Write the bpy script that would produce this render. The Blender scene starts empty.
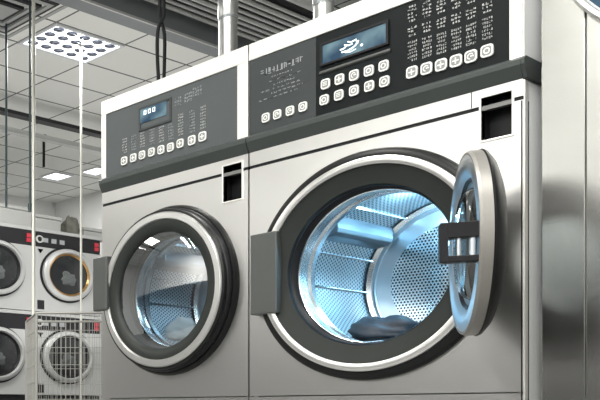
import bpy, bmesh, math, random
from mathutils import Vector, Matrix
random.seed(7)
C = bpy.context.scene
COL = C.collection
PI = math.pi

# ------------------------------------------------------------------ camera (level shift lens)
F_PX, CX, CY = 898.0, -78.0, 410.0
RX = Vector((.5631, .8264, 0)).normalized()
FW = Vector((-.8264, .5631, 0)).normalized()
CAM = Vector((.981, -2.441, .65))
cd = bpy.data.cameras.new('camera'); cam = bpy.data.objects.new('camera', cd); COL.objects.link(cam)
cd.sensor_width = 36; cd.lens = F_PX / 600 * 36
cd.shift_x = (300 - CX) / 600; cd.shift_y = (CY - 200) / 600
cam.location = CAM
cam.rotation_euler = (PI / 2, 0, math.atan2(.8264, .5631))
C.camera = cam
cd.clip_start = .05

def ray(px, py):
    return RX * ((px - CX) / F_PX) + FW + Vector((0, 0, 1)) * ((CY - py) / F_PX)
def on_y(px, py, y=0.0):
    d = ray(px, py); t = (y - CAM.y) / d.y; return CAM + d * t
def on_x(px, py, x):
    d = ray(px, py); t = (x - CAM.x) / d.x; return CAM + d * t
def on_z(px, py, z):
    d = ray(px, py); t = (z - CAM.z) / d.z; return CAM + d * t
def at_depth(px, py, Z):
    return CAM + ray(px, py) * Z

# ------------------------------------------------------------------ materials
M = {}
def mat(name, col, rough=.5, metal=0.0, emit=None, es=0, **kw):
    m = bpy.data.materials.new(name); m.use_nodes = True
    b = m.node_tree.nodes['Principled BSDF']
    b.inputs['Base Color'].default_value = (*col, 1)
    b.inputs['Roughness'].default_value = rough
    b.inputs['Metallic'].default_value = metal
    if emit:
        b.inputs['Emission Color'].default_value = (*emit, 1)
        b.inputs['Emission Strength'].default_value = es
    for k, v in kw.items():
        b.inputs[k.replace('_', ' ')].default_value = v
    M[name] = m
    return m
def N(m, t, **kw):
    n = m.node_tree.nodes.new(t)
    for k, v in kw.items(): setattr(n, k, v)
    return n
def L(m, a, b): m.node_tree.links.new(a, b)
def noise_var(name, scale=(3, 3, 3), amt=.1, bump=0.0, rough_amt=0.0, nscale=5.0):
    """subtle procedural variation of colour / roughness / bump"""
    m = M[name]; b = m.node_tree.nodes['Principled BSDF']
    tc = N(m, 'ShaderNodeTexCoord'); mp = N(m, 'ShaderNodeMapping'); nz = N(m, 'ShaderNodeTexNoise')
    mp.inputs['Scale'].default_value = scale; nz.inputs['Scale'].default_value = nscale; nz.inputs['Detail'].default_value = 3
    L(m, tc.outputs['Object'], mp.inputs['Vector']); L(m, mp.outputs['Vector'], nz.inputs['Vector'])
    col = list(b.inputs['Base Color'].default_value)
    mx = N(m, 'ShaderNodeMix', data_type='RGBA')
    mx.inputs[6].default_value = [c * (1 - amt) for c in col[:3]] + [1]
    mx.inputs[7].default_value = [min(1, c * (1 + amt)) for c in col[:3]] + [1]
    L(m, nz.outputs['Fac'], mx.inputs[0]); L(m, mx.outputs[2], b.inputs['Base Color'])
    if rough_amt:
        r = b.inputs['Roughness'].default_value
        mr = N(m, 'ShaderNodeMapRange'); mr.inputs['To Min'].default_value = max(0, r - rough_amt); mr.inputs['To Max'].default_value = r + rough_amt
        L(m, nz.outputs['Fac'], mr.inputs['Value']); L(m, mr.outputs['Result'], b.inputs['Roughness'])
    if bump:
        bp = N(m, 'ShaderNodeBump'); bp.inputs['Strength'].default_value = bump; bp.inputs['Distance'].default_value = .002
        L(m, nz.outputs['Fac'], bp.inputs['Height']); L(m, bp.outputs['Normal'], b.inputs['Normal'])

mat('steel', (.75, .745, .725), .30, 1.0); noise_var('steel', (.6, .6, 3), .015)
mat('steel_frame', (.84, .83, .79), .32, .45); noise_var('steel_frame', (1, 1, 20), .03)
mat('cabinet_steel', (.43, .43, .41), .25, 1.0); noise_var('cabinet_steel', (.4, .4, 2), .12, 0, .03)  # soft level bands in the colour stand in for reflections
mat('white_ring', (.80, .80, .78), .30, .9)
mat('dark_ring', (.012, .013, .013), .36, .1, Specular_IOR_Level=.22); noise_var('dark_ring', (2, 2, 2), .15)
mat('grey_ring', (.024, .027, .025), .42, .1, Specular_IOR_Level=.22); noise_var('grey_ring', (3, 3, 3), .15)
mat('black', (.012, .012, .014), .35, Specular_IOR_Level=.22); noise_var('black', (3, 3, 3), .2)
mat('grey_block', (.075, .08, .077), .4, .2); noise_var('grey_block', (3, 3, 3), .08)
mat('panel_dark', (.009, .0115, .012), .45, Specular_IOR_Level=.10); noise_var('panel_dark', (2, 2, 2), .12)
mat('panel_grey', (.075, .084, .086), .4, Specular_IOR_Level=.22); noise_var('panel_grey', (2, 2, 2), .08)
mat('ledge', (.052, .060, .058), .36, Specular_IOR_Level=.22); noise_var('ledge', (2, 2, 2), .08)
mat('button', (.78, .79, .76), .4); noise_var('button', (9, 9, 9), .05)
mat('icon', (.10, .11, .11), .5); noise_var('icon', (9, 9, 9), .05)
mat('caption_light', (.46, .47, .46), .5); noise_var('caption_light', (9, 9, 9), .1)
mat('caption_dim', (.30, .32, .33), .5); noise_var('caption_dim', (9, 9, 9), .1)
mat('caption_brown', (.42, .28, .22), .5); noise_var('caption_brown', (9, 9, 9), .1)
mat('screen_glyph', (.9, .95, .95), .4, 0, (.85, .95, 1), .9); noise_var('screen_glyph', (9, 9, 9), .05)
mat('chrome', (.82, .86, .88), .22, 1.0); noise_var('chrome', (2, 2, 2), .03)
mat('chrome_soft', (.70, .74, .78), .33, 1.0); noise_var('chrome_soft', (2, 2, 2), .05, 0, .03)
mat('rim_steel', (.29, .28, .26), .4, .4); noise_var('rim_steel', (2, 2, 2), .05)
mat('pipe_metal', (.58, .59, .58), .28, 1.0); noise_var('pipe_metal', (30, 30, 1), .06, .05)
mat('ceiling', (.88, .88, .88), .9)
mat('wall', (.74, .745, .74), .85); noise_var('wall', (1, 1, 1), .04)
mat('dark_matte', (.016, .016, .018), .7); noise_var('dark_matte', (1, 1, 1), .1)
mat('duct', (.22, .24, .25), .45, .4); noise_var('duct', (2, 2, 2), .08)
mat('duct_edge', (.62, .63, .62), .35, .6); noise_var('duct_edge', (2, 2, 2), .05)
mat('rod_dark', (.035, .06, .065), .35, .3); noise_var('rod_dark', (2, 2, 2), .1)
mat('pole', (.62, .62, .57), .35, .4); noise_var('pole', (2, 2, 2), .05)
mat('cable', (.010, .011, .012), .6, Specular_IOR_Level=.15); noise_var('cable', (3, 3, 3), .1)
mat('light_frame', (.75, .77, .8), .4); noise_var('light_frame', (3, 3, 3), .04)
mat('light_glow', (.9, .9, .9), .5, 0, (.95, .97, 1.0), 2.6)
mat('lens', (.25, .28, .36), .12, .7); noise_var('lens', (6, 6, 6), .3)
mat('diffuser_metal', (.42, .43, .43), .5, .2); noise_var('diffuser_metal', (3, 3, 3), .05)
mat('far_white', (.46, .47, .47), .35, .15); noise_var('far_white', (2, 2, 2), .04)
mat('far_panel', (.022, .022, .025), .45, Specular_IOR_Level=.15); noise_var('far_panel', (2, 2, 2), .1)
mat('red', (.50, .03, .05), .4); noise_var('red', (4, 4, 4), .1)
mat('far_glass', (.018, .020, .022), .08); noise_var('far_glass', (4, 4, 4), .2)
mat('amber', (.35, .20, .06), .3, .5); noise_var('amber', (4, 4, 4), .2)
mat('wire', (.34, .34, .32), .4, .4); noise_var('wire', (4, 4, 4), .05)
mat('box_white', (.42, .43, .42), .6); noise_var('box_white', (2, 2, 2), .05)
mat('bag', (.14, .14, .12), .8); noise_var('bag', (8, 8, 8), .3, .4)
mat('cloth_navy', (.012, .018, .028), .6); noise_var('cloth_navy', (8, 8, 8), .4, .5)
mat('cloth_grey', (.20, .24, .27), .7); noise_var('cloth_grey', (8, 8, 8), .3, .5)
mat('cloth_white', (.70, .74, .76), .8); noise_var('cloth_white', (8, 8, 8), .1, .5)
mat('recess_bar', (.16, .16, .155), .4, .2); noise_var('recess_bar', (4, 4, 4), .05)
mat('side_white', (.85, .86, .86), .4); noise_var('side_white', (4, 4, 4), .03)
mat('panel_mid', (.042, .048, .049), .4, Specular_IOR_Level=.22); noise_var('panel_mid', (2, 2, 2), .08)
mat('far_cloth', (.09, .10, .10), .8); noise_var('far_cloth', (14, 14, 14), .7)
mat('lifter_steel', (.20, .23, .26), .35, .9); noise_var('lifter_steel', (3, 3, 3), .08)
mat('smoked_glass', (.035, .07, .11), .12); noise_var('smoked_glass', (5, 5, 5), .5)
mat('inlay', (.22, .23, .22), .45); noise_var('inlay', (60, 60, 60), .5)
mat('rubber', (.02, .02, .022), .55); noise_var('rubber', (4, 4, 4), .1)

def floor_mat():
    m = mat('floor', (.16, .16, .16), .35)
    b = m.node_tree.nodes['Principled BSDF']
    tc = N(m, 'ShaderNodeTexCoord'); br = N(m, 'ShaderNodeTexBrick')
    br.offset = 0; br.inputs['Scale'].default_value = 1.0
    br.inputs['Brick Width'].default_value = .6; br.inputs['Row Height'].default_value = .6
    br.inputs['Mortar Size'].default_value = .004
    br.inputs['Color1'].default_value = (.19, .19, .185, 1); br.inputs['Color2'].default_value = (.17, .17, .165, 1)
    br.inputs['Mortar'].default_value = (.04, .04, .04, 1)
    L(m, tc.outputs['Object'], br.inputs['Vector']); L(m, br.outputs['Color'], b.inputs['Base Color'])
floor_mat()

def screen_mat():
    """lit LCD: blue with paler cloudy patches"""
    m = mat('screen', (.01, .02, .03), .4, 0, (.2, .45, .6), .38, Specular_IOR_Level=.15)
    b = m.node_tree.nodes['Principled BSDF']
    tc = N(m, 'ShaderNodeTexCoord'); nz = N(m, 'ShaderNodeTexNoise'); nz.inputs['Scale'].default_value = 14
    cr = N(m, 'ShaderNodeValToRGB')
    cr.color_ramp.elements[0].position = .35; cr.color_ramp.elements[0].color = (.03, .10, .20, 1)
    cr.color_ramp.elements[1].position = .7; cr.color_ramp.elements[1].color = (.42, .66, .74, 1)
    L(m, tc.outputs['Object'], nz.inputs['Vector']); L(m, nz.outputs['Fac'], cr.inputs[0]); L(m, cr.outputs[0], b.inputs['Emission Color'])
screen_mat()

def perf_mat(name, base, pitch, hole, holecol=(.01, .02, .03), rough=.22):
    """perforated steel: staggered round holes on the UV map (UV in metres)"""
    m = mat(name, base, rough, .95)
    b = m.node_tree.nodes['Principled BSDF']
    uv = N(m, 'ShaderNodeUVMap')
    dist = []
    for off in ((0, 0), (.5, .5)):
        mp = N(m, 'ShaderNodeMapping'); mp.inputs['Scale'].default_value = (1 / pitch, 1 / (pitch * 1.7), 1)
        mp.inputs['Location'].default_value = (off[0], off[1], 0)
        L(m, uv.outputs['UV'], mp.inputs['Vector'])
        fr = N(m, 'ShaderNodeVectorMath', operation='FRACTION'); L(m, mp.outputs[0], fr.inputs[0])
        sb = N(m, 'ShaderNodeVectorMath', operation='SUBTRACT'); L(m, fr.outputs[0], sb.inputs[0]); sb.inputs[1].default_value = (.5, .5, 0)
        ml = N(m, 'ShaderNodeVectorMath', operation='MULTIPLY'); L(m, sb.outputs[0], ml.inputs[0]); ml.inputs[1].default_value = (1, 1.7, 0)
        ln = N(m, 'ShaderNodeVectorMath', operation='LENGTH'); L(m, ml.outputs[0], ln.inputs[0])
        dist.append(ln.outputs['Value'])
    mn = N(m, 'ShaderNodeMath', operation='MINIMUM'); L(m, dist[0], mn.inputs[0]); L(m, dist[1], mn.inputs[1])
    mr = N(m, 'ShaderNodeMapRange'); mr.inputs['From Min'].default_value = hole - .06; mr.inputs['From Max'].default_value = hole + .06
    L(m, mn.outputs[0], mr.inputs['Value'])
    mx = N(m, 'ShaderNodeMix', data_type='RGBA'); mx.inputs[6].default_value = (*holecol, 1); mx.inputs[7].default_value = (*base, 1)
    L(m, mr.outputs['Result'], mx.inputs[0]); L(m, mx.outputs[2], b.inputs['Base Color'])
perf_mat('perf_drum', (.62, .70, .75), .0125, .27, (.05, .07, .09), .36)
perf_mat('perf_back', (.80, .85, .88), .0110, .30)

def glass_mat(name, tint, k, base=.08):
    m = bpy.data.materials.new(name); m.use_nodes = True; nt = m.node_tree; nt.nodes.clear()
    o = N(m, 'ShaderNodeOutputMaterial'); t = N(m, 'ShaderNodeBsdfTransparent'); g = N(m, 'ShaderNodeBsdfGlossy'); mx = N(m, 'ShaderNodeMixShader')
    t.inputs[0].default_value = (*tint, 1); g.inputs['Roughness'].default_value = .03
    fr = N(m, 'ShaderNodeFresnel'); fr.inputs[0].default_value = k
    ad = N(m, 'ShaderNodeMath', operation='ADD'); ad.inputs[1].default_value = base; ad.use_clamp = True
    L(m, fr.outputs[0], ad.inputs[0]); L(m, ad.outputs[0], mx.inputs[0]); L(m, t.outputs[0], mx.inputs[1]); L(m, g.outputs[0], mx.inputs[2]); L(m, mx.outputs[0], o.inputs[0])
    M[name] = m
glass_mat('glass', (.80, .88, .92), 1.5, .30)
glass_mat('door_glass', (.72, .80, .84), 1.5, .16)

def ceiling_mat(x0, y0, cx, cy):
    m = M['ceiling']; b = m.node_tree.nodes['Principled BSDF']
    tc = N(m, 'ShaderNodeTexCoord'); mp = N(m, 'ShaderNodeMapping'); mp.inputs['Location'].default_value = (-x0, -y0, 0)
    L(m, tc.outputs['Object'], mp.inputs['Vector'])
    br = N(m, 'ShaderNodeTexBrick'); br.offset = 0; br.inputs['Scale'].default_value = 1
    br.inputs['Brick Width'].default_value = cx; br.inputs['Row Height'].default_value = cy; br.inputs['Mortar Size'].default_value = .008
    br.inputs['Mortar Smooth'].default_value = .1
    br.inputs['Color1'].default_value = (.90, .91, .88, 1); br.inputs['Color2'].default_value = (.84, .85, .83, 1)
    br.inputs['Mortar'].default_value = (.10, .105, .10, 1)
    L(m, mp.outputs[0], br.inputs['Vector']); L(m, br.outputs['Color'], b.inputs['Base Color'])

# ------------------------------------------------------------------ mesh helpers
def obj(name, bm, m, parent=None, smooth=False, bevel=0, label=None, loc=None):
    me = bpy.data.meshes.new(name); bmesh.ops.recalc_face_normals(bm, faces=bm.faces); bm.to_mesh(me); bm.free()
    if m: me.materials.append(M[m])
    o = bpy.data.objects.new(name, me); COL.objects.link(o)
    if parent is not None:
        o.parent = parent
        root = parent
        off = Vector((0, 0, 0))
        while root is not None:
            off += root.location; root = root.parent
        me.transform(Matrix.Translation(-off))
    elif loc is not None:
        me.transform(Matrix.Translation(-Vector(loc))); o.location = loc
    if smooth:
        for p in me.polygons: p.use_smooth = True
        if smooth != 'all':
            md = o.modifiers.new('es', 'EDGE_SPLIT'); md.split_angle = math.radians(smooth if smooth is not True else 35)
    if bevel:
        b = o.modifiers.new('bv', 'BEVEL'); b.width = bevel; b.segments = 2; b.limit_method = 'ANGLE'
        o.modifiers.move(len(o.modifiers) - 1, 0)
    if label: o['label'] = label
    return o
def empty(name, loc, label, cat, group=None):
    o = bpy.data.objects.new(name, None); COL.objects.link(o); o.location = loc; o.empty_display_size = .1
    return tag(o, label, cat, group)
def tag(o, label, cat, group=None, kind=None):
    o['label'] = label; o['category'] = cat
    if group: o['group'] = group
    if kind: o['kind'] = kind
    return o
def struct(o): o['kind'] = 'structure'; return o
def B(): return bmesh.new()
def box(bm, x0, x1, y0, y1, z0, z1):
    vs = [bm.verts.new((x, y, z)) for x in (x0, x1) for y in (y0, y1) for z in (z0, z1)]
    for f in ((0, 1, 3, 2), (4, 6, 7, 5), (0, 4, 5, 1), (2, 3, 7, 6), (0, 2, 6, 4), (1, 5, 7, 3)): bm.faces.new([vs[i] for i in f])
    return bm
def prism_x(bm, prof, x0, x1):
    a = [bm.verts.new((x0, y, z)) for y, z in prof]; b = [bm.verts.new((x1, y, z)) for y, z in prof]
    n = len(prof)
    bm.faces.new(a); bm.faces.new(b[::-1])
    for i in range(n): bm.faces.new((a[i], a[(i + 1) % n], b[(i + 1) % n], b[i]))
    return bm
def rbox_front(bm, cx, cz, w, h, r, y0, y1, seg=5):
    """rounded rectangle in the XZ plane, extruded from y0 (back) to y1 (front)"""
    pts = []
    for q, (sx, sz) in enumerate(((1, 1), (-1, 1), (-1, -1), (1, -1))):
        for k in range(seg + 1):
            a = PI / 2 * q + PI / 2 * k / seg
            pts.append((cx + sx * (w / 2 - r) + r * math.cos(a), cz + sz * (h / 2 - r) + r * math.sin(a)))
    a = [bm.verts.new((x, y0, z)) for x, z in pts]; b = [bm.verts.new((x, y1, z)) for x, z in pts]; n = len(pts)
    bm.faces.new(a); bm.faces.new(b[::-1])
    for i in range(n): bm.faces.new((a[i], a[(i + 1) % n], b[(i + 1) % n], b[i]))
    return bm
SXF = 1.0
def lathe(bm, prof, cx=0, cz=0, segs=96, closed=False, a0=0, a1=2 * PI, uvplane=False):
    """profile of (r, y) revolved about the Y axis through (cx, cz); UV in metres"""
    uv = bm.loops.layers.uv.verify()
    full = abs(a1 - a0 - 2 * PI) < 1e-6
    n = segs if full else segs + 1
    rings = []
    for r, y in prof:
        rings.append([bm.verts.new((cx + SXF * r * math.cos(a0 + (a1 - a0) * k / segs), y, cz + r * math.sin(a0 + (a1 - a0) * k / segs))) for k in range(n)])
    idx = list(range(len(prof))); pairs = list(zip(idx, idx[1:]))
    if closed: pairs.append((idx[-1], 0))
    s = [0]
    for i in range(1, len(prof)): s.append(s[-1] + math.hypot(prof[i][0] - prof[i - 1][0], prof[i][1] - prof[i - 1][1]))
    rm = max(p[0] for p in prof)
    for i, j in pairs:
        for k in range(segs):
            k2 = (k + 1) % n
            vs = [rings[i][k], rings[i][k2], rings[j][k2], rings[j][k]]
            f = bm.faces.new(vs)
            us = [(k, i), (k + 1, i), (k + 1, j), (k, j)]
            for lp, (kk, ii) in zip(f.loops, us):
                if uvplane: lp[uv].uv = (lp.vert.co.x - cx, lp.vert.co.z - cz)
                else: lp[uv].uv = ((a1 - a0) * kk / segs * rm, s[ii])
    return bm
def tube(bm, pts, r, segs=10):
    pts = [Vector(p) for p in pts]; rings = []
    for i, p in enumerate(pts):
        d = (pts[min(i + 1, len(pts) - 1)] - pts[max(i - 1, 0)]).normalized()
        up = Vector((0, 0, 1)) if abs(d.z) < .9 else Vector((1, 0, 0))
        a = d.cross(up).normalized(); b = d.cross(a).normalized()
        rr = r[i] if isinstance(r, (list, tuple)) else r
        rings.append([bm.verts.new(p + a * rr * math.cos(2 * PI * k / segs) + b * rr * math.sin(2 * PI * k / segs)) for k in range(segs)])
    for i in range(len(rings) - 1):
        for k in range(segs): bm.faces.new((rings[i][k], rings[i][(k + 1) % segs], rings[i + 1][(k + 1) % segs], rings[i + 1][k]))
    bm.faces.new(rings[0]); bm.faces.new(rings[-1][::-1])
    return bm
def plate_hole(bm, x0, x1, z0, z1, cx, cz, r, y0, y1, segs=96):
    """front plate (y1 front, y0 back) with a round hole"""
    ang = [2 * PI * k / segs for k in range(segs)]
    for px, pz in ((x0, z0), (x1, z0), (x1, z1), (x0, z1)): ang.append(math.atan2(pz - cz, px - cx) % (2 * PI))
    ang = sorted(set(round(a, 7) for a in ang))
    def rect(a):
        dx, dz = math.cos(a), math.sin(a); t = 1e9
        if dx > 1e-9: t = min(t, (x1 - cx) / dx)
        if dx < -1e-9: t = min(t, (x0 - cx) / dx)
        if dz > 1e-9: t = min(t, (z1 - cz) / dz)
        if dz < -1e-9: t = min(t, (z0 - cz) / dz)
        return cx + dx * t, cz + dz * t
    R = []
    for a in ang:
        ox, oz = rect(a); ix, iz = cx + SXF * r * math.cos(a), cz + r * math.sin(a)
        R.append([bm.verts.new((ox, y1, oz)), bm.verts.new((ix, y1, iz)), bm.verts.new((ix, y0, iz)), bm.verts.new((ox, y0, oz))])
    n = len(R)
    for i in range(n):
        a, b = R[i], R[(i + 1) % n]
        for k in range(4): bm.faces.new((a[k], b[k], b[(k + 1) % 4], a[(k + 1) % 4]))
    return bm
def frame_front(bm, x0, x1, z0, z1, t, y0, y1):
    """rectangular picture-frame bars in the XZ plane"""
    o = [(x0, z0), (x1, z0), (x1, z1), (x0, z1)]; i = [(x0 + t, z0 + t), (x1 - t, z0 + t), (x1 - t, z1 - t), (x0 + t, z1 - t)]
    R = [[bm.verts.new((a[0], y1, a[1])), bm.verts.new((b[0], y1, b[1])), bm.verts.new((b[0], y0, b[1])), bm.verts.new((a[0], y0, a[1]))] for a, b in zip(o, i)]
    for k in range(4):
        a, b = R[k], R[(k + 1) % 4]
        for q in range(4): bm.faces.new((a[q], b[q], b[(q + 1) % 4], a[(q + 1) % 4]))
    return bm
def strokes(bm, x0, x1, z0, z1, y, n=5, t=.0012, fill=.6):
    """one line of tiny printed characters too small to read: upright and level strokes"""
    w = (x1 - x0) / n
    for k in range(n):
        cx0 = x0 + k * w; cw = w * .72
        for q in range(random.choice((2, 3))):
            if random.random() < .5:
                xx = cx0 + random.random() * (cw - t); zz = z0 + random.random() * .3 * (z1 - z0)
                box(bm, xx, xx + t, y - .0006, y, zz, z1 - random.random() * .2 * (z1 - z0))
            else:
                zz = z0 + random.choice((0, .45, .85)) * (z1 - z0 - t)
                box(bm, cx0, cx0 + cw, y - .0006, y, zz, zz + t * .8)
    return bm
def cutter(o, cbm):
    me = bpy.data.meshes.new('c'); bmesh.ops.recalc_face_normals(cbm, faces=cbm.faces); cbm.to_mesh(me); cbm.free()
    me.transform(Matrix.Translation(-o.location) if o.parent is None else Matrix.Translation(-o.parent.location))
    c = bpy.data.objects.new('c', me); COL.objects.link(c)
    c.matrix_world = Matrix.Translation(o.parent.location if o.parent else o.location)
    md = o.modifiers.new('b', 'BOOLEAN'); md.operation = 'DIFFERENCE'; md.object = c; md.solver = 'EXACT'
    bpy.context.view_layer.update()
    dg = bpy.context.evaluated_depsgraph_get(); ev = o.evaluated_get(dg)
    nm = bpy.data.meshes.new_from_object(ev); o.modifiers.clear(); o.data = nm
    bpy.data.objects.remove(c)

# ------------------------------------------------------------------ the room
ZC = .65 + 2.6
XW, YW, XE, YS = -7.4, 5.3, 3.2, -5.2
T = .12
struct(obj('floor', box(B(), XW - T, XE + T, YS - T, YW + T, -T, 0), 'floor'))
struct(obj('ceiling', box(B(), XW - T, XE + T, YS - T, YW + T, ZC, ZC + T), 'ceiling'))
struct(obj('wall_left', box(B(), XW - T, XW, YS, YW, 0, ZC), 'wall'))
struct(obj('wall_back', box(B(), XW, XE, YW, YW + T, 0, ZC), 'wall'))
struct(obj('wall_right', box(B(), XE, XE + T, YS, YW, 0, ZC), 'wall'))
struct(obj('wall_front', box(B(), XW, XE, YS - T, YS, 0, ZC), 'wall'))
struct(obj('reflection_backdrop', box(B(), XW, XE, YS, YS + .03, 0, 1.90), 'dark_matte'))  # added unseen dark board, darkens the low reflections in the steel fronts

# ceiling light positions from the photograph's visible fixture
q = [on_z(56, 21, ZC), on_z(122.5, 45, ZC), on_z(86, 63, ZC), on_z(20, 42.5, ZC)]
lx0 = (q[2].x + q[3].x) / 2; lx1 = (q[0].x + q[1].x) / 2
ly0 = (q[0].y + q[3].y) / 2; ly1 = (q[1].y + q[2].y) / 2
CW, CH = lx1 - lx0, ly1 - ly0
print('light', lx0, lx1, ly0, ly1, CW, CH)
ceiling_mat(lx0, ly0, CW, CH)

def ceiling_light(x0, x1, y0, y1, label, lens=True, power=0):
    t = empty('ceiling_light', ((x0 + x1) / 2, (y0 + y1) / 2, ZC), label, 'ceiling light', 'recessed ceiling lights')
    bm = B(); w = .022
    for a in ((x0, x1, y0, y0 + w), (x0, x1, y1 - w, y1), (x0, x0 + w, y0 + w, y1 - w), (x1 - w, x1, y0 + w, y1 - w)): box(bm, a[0], a[1], a[2], a[3], ZC - .014, ZC - .001)
    obj('frame', bm, 'light_frame', t)
    obj('diffuser', box(B(), x0 + w, x1 - w, y0 + w, y1 - w, ZC - .006, ZC - .001), 'light_glow', t)
    if lens:
        ny, nx = 5, 4
        for i in range(nx):
            for j in range(ny):
                cx = x0 + w + (x1 - x0 - 2 * w) * (i + .5) / nx; cy = y0 + w + (y1 - y0 - 2 * w) * (j + .5) / ny
                bm = B(); bmesh.ops.create_uvsphere(bm, u_segments=12, v_segments=6, radius=1)
                bmesh.ops.scale(bm, vec=(.034, .048, .010), verts=bm.verts); bmesh.ops.translate(bm, vec=(cx, cy, ZC - .007), verts=bm.verts)
                obj('lens', bm, 'lens', t, smooth='all')
    if power:
        ld = bpy.data.lights.new('lamp', 'AREA'); ld.shape = 'RECTANGLE'; ld.size = x1 - x0 - .06; ld.size_y = y1 - y0 - .06; ld.energy = power; ld.color = (1, .98, .94)
        lo = bpy.data.objects.new('lamp', ld); COL.objects.link(lo); lo.location = ((x0 + x1) / 2, (y0 + y1) / 2, ZC - .03)
    return t
ceiling_light(lx0, lx1, ly0, ly1, 'bright recessed ceiling light with rows of small lenses at upper left', True, 40)
p = on_z(57, 173.5, ZC)
ceiling_light(p.x - .20, p.x + .06, p.y - .08, p.y + .20, 'far small recessed ceiling light above the back washers', False, 8)
p = on_z(96, 168, ZC)
ceiling_light(p.x - .2, p.x + .06, p.y - .05, p.y + .2, 'farthest recessed ceiling light just beside the silver washer casing', False, 6)

def area(loc, sx, sy, e, col=(1, .98, .94), rot=(0, 0, 0)):
    ld = bpy.data.lights.new('lamp', 'AREA'); ld.shape = 'RECTANGLE'; ld.size = sx; ld.size_y = sy; ld.energy = e; ld.color = col
    lo = bpy.data.objects.new('lamp', ld); COL.objects.link(lo); lo.location = loc; lo.rotation_euler = rot
    return lo
for (x, y, e) in ((.6, -1.3, 38), (-1.2, -1.3, 38), (-.3, -3.8, 125), (-2.8, -3.8, 150), (1.7, -3.7, 85), (-4.5, -2.6, 30), (-4.0, .4, 10), (-3.2, 3.6, 22)):
    area((x, y, ZC - .03), .55, 1.1, e)

for ux, uy, ue in ((-3.0, 2.2, 6), (-4.4, 3.2, 6), (-3.2, .8, 5)): area((ux, uy, 1.2), 1.2, 1.2, ue, rot=(PI, 0, 0))  # added upward lamps without any fixture, they brighten the ceiling
# square air diffuser at upper left corner
p = on_z(0, 8, ZC)
t = empty('air_diffuser', (p.x, p.y, ZC), 'square ceiling air diffuser with nested dark slots at top left', 'air vent')
for k, (s, m_) in enumerate(((.34, 'diffuser_metal'), (.27, 'black'), (.245, 'diffuser_metal'), (.19, 'black'), (.165, 'diffuser_metal'), (.11, 'black'), (.085, 'diffuser_metal'))):
    bm = B(); dz = .004 + k * .003
    s2 = s - .03 if k < 6 else 0
    for a in ((-s, s, -s, -s2), (-s, s, s2, s), (-s, -s2, -s2, s2), (s2, s, -s2, s2)):
        if a[1] - a[0] > .001 and a[3] - a[2] > .001: box(bm, p.x + a[0], p.x + a[1], p.y + a[2], p.y + a[3], ZC - dz - .004, ZC - .001)
    obj('vane' if m_ == 'diffuser_metal' else 'slot', bm, m_, t)

# trunking running back along the ceiling
zt = .65 + 2.15
a = on_z(150, 24, zt); b = on_z(150, 35, zt)
xt0, xt1 = b.x, a.x
t = empty('cable_trunking', (xt1, 0, zt), 'grey metal trunking hung below the ceiling above the left washer', 'cable trunking')
obj('channel', box(B(), xt0, xt1, -4, 5.2, zt, zt + .13), 'duct', t)
obj('edge_strip', box(B(), xt1, xt1 + .008, -4, 5.2, zt - .004, zt + .010), 'duct_edge', t)
for k in range(5): obj('hanger', box(B(), xt0 + .02, xt0 + .032, -2.5 + k * 1.7, -2.488 + k * 1.7, zt + .13, ZC), 'duct_edge', t)
for k in range(8):
    x = xt1 + .055 + k * .048
    obj('conduit', tube(B(), [(x, -4, zt + .10), (x, 5.2, zt + .10)], .010 if k % 3 else .014), 'duct_edge', t, smooth=True)
obj('tray_base', box(B(), xt1 + .03, xt1 + .42, -4, 5.2, zt + .131, zt + .137), 'black', t)
obj('conduit_bracket', box(B(), xt1, xt1 + .40, -.02, .02, zt + .122, zt + .13), 'duct', t)

# far ceiling beams
zr = ZC - .16
a = on_z(50, 124, zr)
o = obj('ceiling_rail', box(B(), a.x - .05, a.x + .03, -4, 5.25, zr, zr + .03), 'black', None, loc=(a.x, 0, zr))
tag(o, 'dark straight rail under the ceiling over the back washers', 'ceiling rail')
o = obj('ceiling_beam', box(B(), a.x - .36, a.x - .30, -4, 5.25, zr - .02, zr + .02), 'duct_edge', None, loc=(a.x - .36, 0, zr))
tag(o, 'pale narrow beam behind the dark ceiling rail', 'ceiling beam')

# ------------------------------------------------------------------ machine pieces
def zfront(px, py): return on_y(px, py, 0).z
def xfront(px): return on_y(px, 300, 0).x
ZTOP = (zfront(249, 45) + zfront(110, 99)) / 2
ZPT = zfront(249.6, 61.3); ZPB = zfront(249, 137.0); ZLB = zfront(249, 153.3); ZST = zfront(249, 167.6); ZBS = zfront(249, 396.5)
X0, XS, XL = 0.0, xfront(248.9), xfront(101.5)
print('z', ZTOP, ZPT, ZPB, ZLB, ZST, ZBS, 'x', XS, XL)
DEP = .95

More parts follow.
